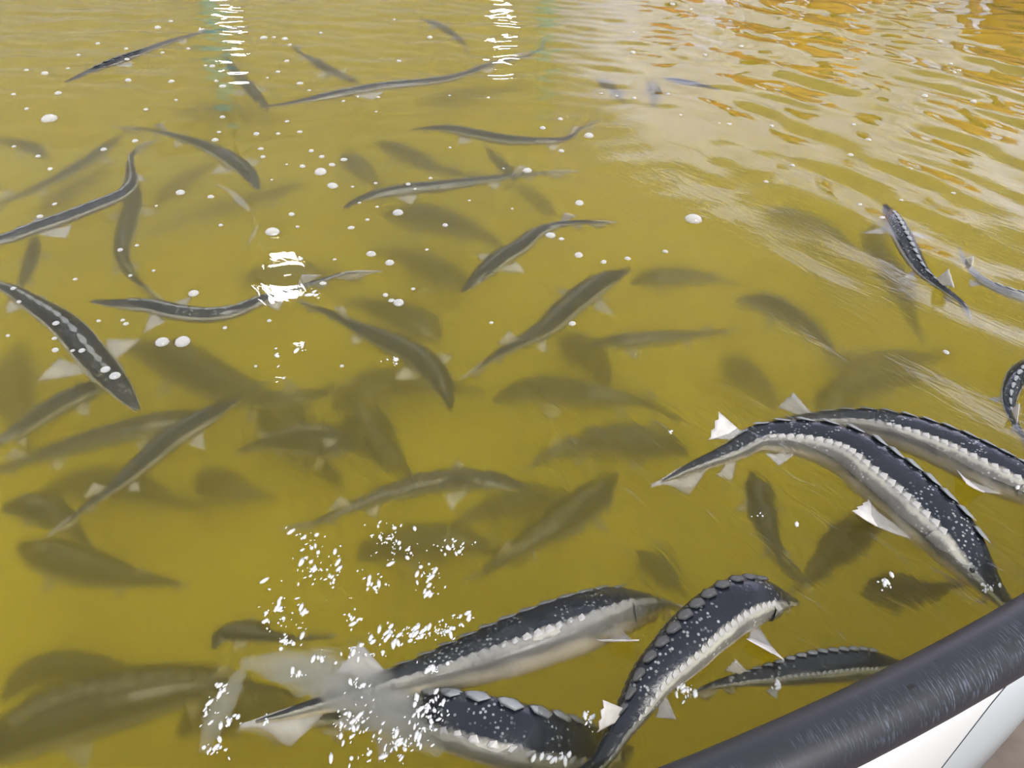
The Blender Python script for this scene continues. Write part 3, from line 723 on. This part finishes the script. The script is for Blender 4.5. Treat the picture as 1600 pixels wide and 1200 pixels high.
l1 = mirror_point(448, 432, 7.75); l2 = mirror_point(785, 55, 7.9); l3 = mirror_point(360, 22, 7.75)
floodlight(l1, .36, .24, 'high floodlight on the arm of the tall left post')
floodlight(l2, .2, .16, 'floodlight on the short middle post')
floodlight(l3, .17, .13, 'low floodlight beside the tall left post')
pa = mirror_point(340, 80, 7.85); pb = mirror_point(852, 60, 7.95)
post(pa.x, pa.y, 1.9, .10, 'tall teal post with a steel mast behind the tank', (l1,))
post(pb.x, pb.y, 1.75, .08, 'short teal post behind the tank beside the beige wall')

for (x, y, tx, ty) in ((2.2, 6.9, 2.4, 8.3), (4.6, 6.0, 4.8, 8.0), (6.6, 5.6, 6.6, 7.8)):    # added spots without fixtures that brighten the beige wall
    ld = bpy.data.lights.new('wall_fill', 'SPOT'); ld.energy = 590; ld.spot_size = math.radians(100); ld.spot_blend = .5; ld.shadow_soft_size = .12; ld.color = (1, .98, .97)
    lo = bpy.data.objects.new('wall_fill', ld); COL.objects.link(lo); lo.location = (x, y, 2.7)
    lo.rotation_euler = (Vector((tx, ty, 1.6)) - lo.location).to_track_quat('-Z', 'Y').to_euler()

ld = bpy.data.lights.new('people_fill', 'SPOT'); ld.energy = 330; ld.spot_size = math.radians(34); ld.spot_blend = .5; ld.shadow_soft_size = .1  # added lamp without a fixture, brightens the people for their mirror images
lo = bpy.data.objects.new('people_fill', ld); COL.objects.link(lo); lo.location = (1.3, -.4, 2.6)
lo.rotation_euler = (Vector((2.75, 5.3, .75)) - lo.location).to_track_quat('-Z', 'Y').to_euler()

# ------------------------------------------------------------------ people standing behind the far rim, seen mirrored in the water
skinm = plain('person_skin', (0.55, 0.27, 0.17), 0.5, 0.4)
def skin_obj(name, nodes, edges, mat, parent, sub=2):
    me = bpy.data.meshes.new(name); me.from_pydata([n[0] for n in nodes], edges, []); me.materials.append(mat)
    o = obj(name, me, parent); md = o.modifiers.new('skin', 'SKIN'); md.use_smooth_shade = True
    for i, n in enumerate(nodes):
        v = me.skin_vertices[0].data[i]; v.radius = n[1]; v.use_root = (i == 0)
    ss = o.modifiers.new('sub', 'SUBSURF'); ss.levels = 1; ss.render_levels = sub
    return o
def person(x, y, rz, H, shirt, trousers, hair, label):
    root = obj('person', None, loc=(x, y, GROUND)); root.rotation_euler = (0, 0, rz); tag(root, label, 'person', 'people behind the tank')
    h = H / 1.75
    N = [((0, 0, .95), (.15, .11)), ((0, 0, 1.18), (.135, .10)), ((0, 0, 1.38), (.15, .10)), ((0, 0, 1.49), (.055, .055)), ((0, .015, 1.58), (.07, .08)), ((0, .015, 1.69), (.068, .085))]
    Ed = [(0, 1), (1, 2), (2, 3), (3, 4), (4, 5)]
    for s_ in (1, -1):
        b0 = len(N)
        N += [((.18 * s_, 0, 1.40), (.055, .055)), ((.24 * s_, .02, 1.14), (.042, .042)), ((.22 * s_, .16, .92), (.030, .030)), ((.21 * s_, .20, .85), (.035, .02))]
        Ed += [(2, b0), (b0, b0 + 1), (b0 + 1, b0 + 2), (b0 + 2, b0 + 3)]
        for q_ in range(5):
            c0 = len(N); a = (q_ - 2) * .017
            N += [((.21 * s_ + a, .225 + (.0 if q_ else -.02), .80 + (.02 if q_ == 0 else 0)), (.009, .009)), ((.21 * s_ + a * 1.2, .23, .77 - .006 * (2 - abs(q_ - 2))), (.008, .008))]
            Ed += [(b0 + 3, c0), (c0, c0 + 1)]
        c0 = len(N)
        N += [((.095 * s_, 0, .84), (.085, .09)), ((.10 * s_, .01, .48), (.058, .06)), ((.10 * s_, -.02, .09), (.04, .045)), ((.105 * s_, .12, .04), (.045, .03))]
        Ed += [(0, c0), (c0, c0 + 1), (c0 + 1, c0 + 2), (c0 + 2, c0 + 3)]
    sc = lambda L_: [(tuple(c * h for c in p), tuple(c * h for c in r_)) for p, r_ in L_]
    skin_obj('body', sc(N), Ed, skinm, root)
    T_ = [((0, 0, .92), (.17, .135)), ((0, 0, 1.18), (.155, .125)), ((0, 0, 1.40), (.17, .12)), ((0, 0, 1.47), (.09, .08))]; te = [(0, 1), (1, 2), (2, 3)]
    for s_ in (1, -1):
        b0 = len(T_); T_ += [((.19 * s_, 0, 1.40), (.072, .072)), ((.235 * s_, .015, 1.18), (.06, .06))]; te += [(2, b0), (b0, b0 + 1)]
    skin_obj('shirt', sc(T_), te, shirt, root)
    G_ = [((0, 0, .93), (.165, .13))]; ge = []
    for s_ in (1, -1):
        b0 = len(G_); G_ += [((.1 * s_, 0, .80), (.10, .105)), ((.105 * s_, .01, .48), (.078, .08)), ((.105 * s_, -.015, .10), (.065, .07))]; ge += [(0, b0), (b0, b0 + 1), (b0 + 1, b0 + 2)]
    skin_obj('trousers', sc(G_), ge, trousers, root)
    hm = obj('hair', ball('hair', .098 * h, hair, .95, 1.08, .8, 2), root, (0, -.012 * h, 1.70 * h))
    for s_ in (1, -1):
        obj('eye', ball('eye', .011 * h, M['eye']), root, (.032 * s_ * h, .092 * h, 1.645 * h)); obj('ear', ball('ear', .022 * h, skinm, .5, 1, 1.4), root, (.078 * s_ * h, .01, 1.63 * h))
    obj('nose', ball('nose', .016 * h, skinm, .8, 1, 1.4), root, (0, .102 * h, 1.615 * h)); obj('mouth', ball('mouth', .02 * h, M['mouth'], 1.2, .4, .35), root, (0, .088 * h, 1.575 * h))
cl = lambda n, c: plain(n, c, .8, .2)
org, brk, wht, jean, dark = cl('orange_cloth', (.95, .46, .16)), cl('brick_cloth', (.85, .30, .18)), cl('white_cloth', (.85, .85, .9)), cl('blue_cloth', (.10, .14, .24)), cl('dark_hair', (.04, .03, .025))
for (px, py, y, H, sh, tr, lab) in (
        (1290, 60, 5.85, 1.86, org, jean, 'person in an orange shirt standing behind the far rim'),
        (1185, 60, 6.45, 1.80, brk, jean, 'person in a brick red shirt standing behind the far rim'),
        (1395, 90, 5.3, 1.84, wht, jean, 'person in a white shirt standing behind the far rim'),
        (1050, 20, 7.35, 1.66, brk, wht, 'person in white trousers and brick red shirt behind the far rim'),
        (1560, 110, 4.75, 1.76, org, wht, 'person in white trousers and orange shirt beside the tank')):
    p = mirror_point(px, py, y)
    u = Vector((p.x, p.y)).normalized(); c_ = Vector((TC.x, TC.y)); bq = u.dot(c_); t_ = bq + math.sqrt(bq * bq - c_.length_squared + (TR + (.8 if sh is wht else .36)) ** 2)
    p = u * t_; person(p.x, p.y, math.atan2(-p.x, p.y) + PI, H, sh, tr, dark, lab)

# ------------------------------------------------------------------ foam bubbles floating on the water
bm = bmesh.new(); bmesh.ops.create_uvsphere(bm, u_segments=10, v_segments=6, radius=1)
for v in bm.verts: v.co.z = v.co.z * .62 if v.co.z > 0 else v.co.z * .3
BUB = bm_mesh('foam_bubble', bm, M['film'])
def hgt(p): return float(height(np.array([p.x]), np.array([p.y]))[0])
BUBBLES = []
def bubble(px, py, d, label=None):
    p = at(px, py); dist = (p - cam.location).length; r_ = d / 2 * dist / FPX
    o = obj('foam_bubble', BUB, None, (p.x, p.y, hgt(p) + r_ * .1)); o.scale = (r_, r_ * random.uniform(.9, 1.3), r_)
    o.rotation_euler = (0, 0, random.uniform(0, 3))
    BUBBLES.append((o, px, py)); tag(o, label, 'bubble', 'foam bubbles on the water')
for b_ in ((254, 536, 20, 'larger left bubble of the pair above the dark blurred sturgeon'), (286, 536, 22, 'larger right bubble of the pair above the dark blurred sturgeon'),
           (1083, 345, 24, 'largest flat white bubble, alone on the right of the middle'), (905, 319, 15, 'round bubble alone above the mottled middle sturgeon'),
           (904, 400, 15, 'round bubble below the mottled sturgeon tail'), (622, 334, 17, 'round bubble on the blurred head of the wide dark sturgeon'),
           (165, 578, 13, 'left bubble of two on the snout of the large left sturgeon'), (180, 588, 16, 'right bubble of two on the snout of the large left sturgeon'),
           (78, 188, 19, 'lone frothy bubble in the upper left water'), (426, 364, 20, 'big bright bubble just above the lamp glint'), (501, 270, 18, 'long frothy bubble upper left of the middle'),
           (520, 292, 15, 'bubble right under the long frothy one'), (920, 213, 15, 'bubble beside the pale tail of the ridged sturgeon'), (303, 460, 15, 'bubble above the curved striped sturgeon'),
           (609, 412, 15, 'bubble right of the lamp glint'), (580, 398, 14, 'bubble up left of its neighbour right of the lamp glint'), (623, 474, 17, 'bubble over the diving sturgeon'), (894, 507, 12, 'bubble on the slanting mottled sturgeon'),
           (860, 368, 14, 'bubble on the tail bend of the mottled middle sturgeon'), (824, 268, 14, 'bubble at the tail of the level striped sturgeon'), (282, 302, 13, 'bubble left of the white wisp')):
    bubble(*b_)
SMALL = [(21, 229), (60, 246), (80, 266), (213, 220), (163, 234), (344, 209), (338, 219), (401, 209), (435, 209), (470, 208), (450, 191), (406, 234), (425, 282), (412, 246), (488, 237), (502, 246), (519, 257), (473, 262), (446, 257),
 (485, 143), (436, 114), (418, 122), (426, 59), (446, 63), (451, 70), (411, 60), (502, 52), (246, 43), (265, 33), (154, 69), (196, 77), (199, 92), (124, 89), (104, 106), (90, 148), (41, 112), (72, 114), (40, 170), (200, 126), (336, 127), (350, 135),
 (293, 78), (255, 84), (321, 102), (332, 104), (268, 128), (274, 156), (227, 171), (348, 183), (450, 98), (467, 131), (64, 340), (84, 319), (80, 265), (246, 323), (331, 307), (346, 354), (456, 335), (465, 354), (216, 385), (190, 392), (205, 429), (241, 425),
 (118, 435), (21, 148), (615, 31), (673, 60), (622, 97), (586, 175), (704, 152), (536, 158), (560, 152), (593, 152), (848, 200), (874, 187), (878, 238), (701, 229), (785, 263), (671, 278), (589, 289), (636, 287), (647, 297), (562, 318), (591, 323), (553, 294),
 (536, 252), (573, 343), (548, 358), (666, 390), (733, 312), (694, 352), (802, 326), (879, 375), (945, 409), (982, 405), (1041, 395), (767, 505), (603, 463), (613, 471), (647, 452), (153, 500), (197, 505), (190, 502), (83, 527), (14, 525), (88, 505), (420, 503),
 (350, 513), (400, 573), (442, 592), (22, 452), (32, 471), (88, 546), (114, 547), (128, 549), (497, 467), (505, 442), (521, 405), (470, 404), (535, 572), (1160, 72), (1102, 86), (965, 152), (938, 148), (991, 155), (1044, 147), (1137, 168), (1140, 195), (1122, 196),
 (1205, 193), (1195, 284), (1358, 222), (1332, 195), (1380, 343), (1490, 305), (1407, 315), (1468, 69), (1484, 98), (1500, 109), (1490, 119), (1522, 158), (1445, 150), (1480, 548), (1080, 15), (1050, 8), (990, 82), (988, 53), (1345, 322), (1423, 268), (1330, 240), (1062, 179), (1240, 260)]
for i, (px, py) in enumerate(SMALL): bubble(px + random.uniform(-2, 2), py + random.uniform(-2, 2), random.choice((4.5, 5.5, 6, 7, 8, 9)) * (1.0 if px < 1000 else .9))

# each small bubble is told apart by the fish it floats nearest to and on which side of it
cells = {}
for o, px, py in BUBBLES:
    if 'label' in o: continue
    best = None
    for F_ in FISH:
        for q_ in F_['pts']:
            if not (0 < q_[0] < 1600 and 0 < q_[1] < 1200): continue
            d_ = math.hypot(q_[0] - px, (q_[1] - py) * 1.4)
            if best is None or d_ < best[0]: best = (d_, F_, q_)
    d_, F_, q_ = best
    rel = ('above' if py < q_[1] else 'below') if abs(py - q_[1]) * 1.4 > abs(px - q_[0]) else ('left of' if px < q_[0] else 'right of')
    if d_ < F_['w'] * .5: rel = 'over'
    lb = F_['label'].split(',')[0].split()
    cut = ' '.join(lb[:6])
    for w_ in (' at the', ' of a', ' of the', ' with a', ' with', ' at', ' to the', ' to', ' a', ' the', ' and', ' whose', ' from the', ' from', ' in the', ' in', ' above the', ' below the', ' two', ' its'):
        if cut.endswith(w_): cut = cut[:-len(w_)]
    cells.setdefault((rel, cut), []).append((px, py, o))
for (rel, cut), L_ in cells.items():
    L_.sort(key=lambda t_: t_[0])
    names = {1: ['small'], 2: ['left of two small', 'right of two small'], 3: ['leftmost of three small', 'middle of three small', 'rightmost of three small'], 4: ['leftmost of four small', 'second of four small', 'third of four small', 'rightmost of four small']}.get(len(L_))
    if names is None:
        od = ['leftmost', 'second', 'third', 'fourth', 'fifth', 'sixth', 'seventh', 'eighth', 'ninth', 'tenth', 'eleventh', 'twelfth', 'thirteenth', 'fourteenth', 'fifteenth']
        names = ['%s small' % od[i] for i in range(len(L_) - 1)] + ['rightmost small']
    for n_, (px, py, o) in zip(names, L_):
        pl = 'bubbles' if ' of ' in n_ else 'bubble'
        o['label'] = ('%s white %s %s the %s' % (n_, pl, rel, cut))

# ------------------------------------------------------------------ splash: countless droplets painted white as lamp glints, and milky aerated water
bm0 = bmesh.new(); bmesh.ops.create_icosphere(bm0, subdivisions=1, radius=1); ico_v = [v.co.copy() for v in bm0.verts]; ico_f = [tuple(v.index for v in f.verts) for f in bm0.faces]; bm0.free()
CL = [(500, 895, 40, 22, 46), (480, 845, 40, 16, 22), (435, 945, 22, 28, 26), (595, 835, 26, 22, 30), (630, 860, 22, 16, 22), (710, 855, 24, 12, 26), (668, 905, 18, 28, 34), (585, 912, 22, 16, 14), (470, 975, 12, 26, 14), (415, 975, 8, 14, 8), (450, 1000, 14, 14, 14),
      (640, 990, 34, 12, 40), (690, 985, 20, 12, 30), (600, 1005, 30, 16, 26), (560, 1028, 26, 8, 14), (545, 970, 20, 10, 12), (675, 1040, 14, 8, 16), (550, 1130, 22, 26, 46), (670, 1110, 26, 26, 60), (620, 1150, 34, 20, 50), (560, 1075, 16, 12, 14), (720, 970, 16, 16, 10),
      (335, 1172, 20, 8, 18), (362, 1127, 12, 8, 8), (418, 1125, 5, 4, 4), (590, 1180, 50, 14, 26), (460, 1058, 18, 5, 10), (505, 1040, 14, 5, 10), (350, 1080, 10, 14, 10), (330, 1115, 14, 24, 16), (920, 1125, 8, 16, 14), (870, 1185, 30, 8, 18), (1065, 1070, 14, 14, 30), (1075, 1085, 10, 8, 14),
      (1385, 915, 10, 8, 10), (1540, 920, 14, 6, 12), (1370, 746, 8, 4, 4), (1590, 755, 8, 8, 12), (1208, 1070, 10, 6, 6), (1045, 677, 6, 3, 3), (1180, 805, 8, 4, 4), (1246, 818, 3, 3, 2), (610, 565, 12, 5, 8), (470, 545, 14, 6, 8), (432, 560, 4, 14, 4), (488, 460, 10, 6, 8)]
V, F = [], []
rs = random.Random(5)
for cx_, cy_, sx_, sy_, n in CL:
    for _ in range(n):
        px, py = rs.gauss(cx_, sx_ * .6), rs.gauss(cy_, sy_ * .6)
        p = at(px, py)
        if math.hypot(p.x - TC.x, p.y - TC.y) > TR - .045: continue
        r_ = rs.choice((.9, 1.1, 1.4, 1.8, 2.3, 3.4)) * (p - cam.location).length / FPX
        b0 = len(V); a = rs.uniform(0, PI); e = rs.uniform(1, 2.8); z = hgt(p) + r_ * .3
        m = Matrix.Rotation(rs.gauss(1.2, .5), 3, 'Z') @ Matrix.Diagonal((e, 1, .8))
        for v in ico_v: V.append(Vector((p.x, p.y, z)) + m @ v * r_)
        F += [tuple(b0 + i for i in f) for f in ico_f]
tag(obj('splash_droplets_and_glints', mesh('splash_droplets_and_glints', V, F, M['bubble'])), 'white splash droplets and painted lamp glints scattered over the water above the near sturgeon', 'splash', None, 'stuff')

k = NT('aerated_water_and_glint'); sv = k.n('ShaderNodeVolumeScatter'); sv.inputs['Color'].default_value = (.95, .95, .93, 1); sv.inputs['Density'].default_value = 90; k.l(sv.outputs[0], k.out.inputs['Volume'])
def plume(pts, rads, zc):
    P = [at(*p) for p in pts]; P, _L = catmull(P, 24); V, F = [], []; n = 14
    for i, p in enumerate(P):
        t = (P[min(i + 1, 23)] - P[max(i - 1, 0)]).normalized(); s_ = Vector((-t.y, t.x, 0)); R = np.interp(i / 23, np.linspace(0, 1, len(rads)), rads) * (p - cam.location).length / FPX
        for j in range(n):
            a = 2 * PI * j / n; w_ = R * (1 + .25 * math.sin(i * 1.7 + j * 2.1) + .15 * math.sin(i * .9 - j * 3.3))
            V.append(Vector((p.x, p.y, zc)) + s_ * (math.cos(a) * w_) + Vector((0, 0, math.sin(a) * min(w_ * .4, .013))))
    for i in range(23):
        for j in range(n): F.append((i * n + j, i * n + (j + 1) % n, (i + 1) * n + (j + 1) % n, (i + 1) * n + j))
    F.append(tuple(reversed(range(n)))); F.append(tuple(23 * n + j for j in range(n)))
    return mesh('aerated_water_and_glint', V, F, k.m)
for pts, rads, lab in (([(333, 280), (358, 292), (374, 308), (389, 323)], (2, 4, 7, 3), 'small white wisp painted as the mast reflection in the upper left water'),  # first two wisps are the thin mast's mirror image, modelled in white
        ([(402, 344), (394, 360), (384, 376)], (2, 4, 2), 'short pale wisp painted as the mast reflection above the big lamp glint'),
        ([(370, 1022), (430, 1030), (500, 1045), (570, 1075), (650, 1130), (690, 1165)], (6, 26, 36, 44, 36, 10), 'milky grey foam trail behind the cream bellied sturgeon'),
                       ([(385, 1020), (360, 1060), (335, 1110), (312, 1165)], (4, 14, 18, 6), 'thin pale foam trail running down at the left of the splash')):
    tag(obj('foam_and_reflection', plume(pts, rads, -.017)), lab, 'foam', 'milky foam trails of the splash', 'stuff')
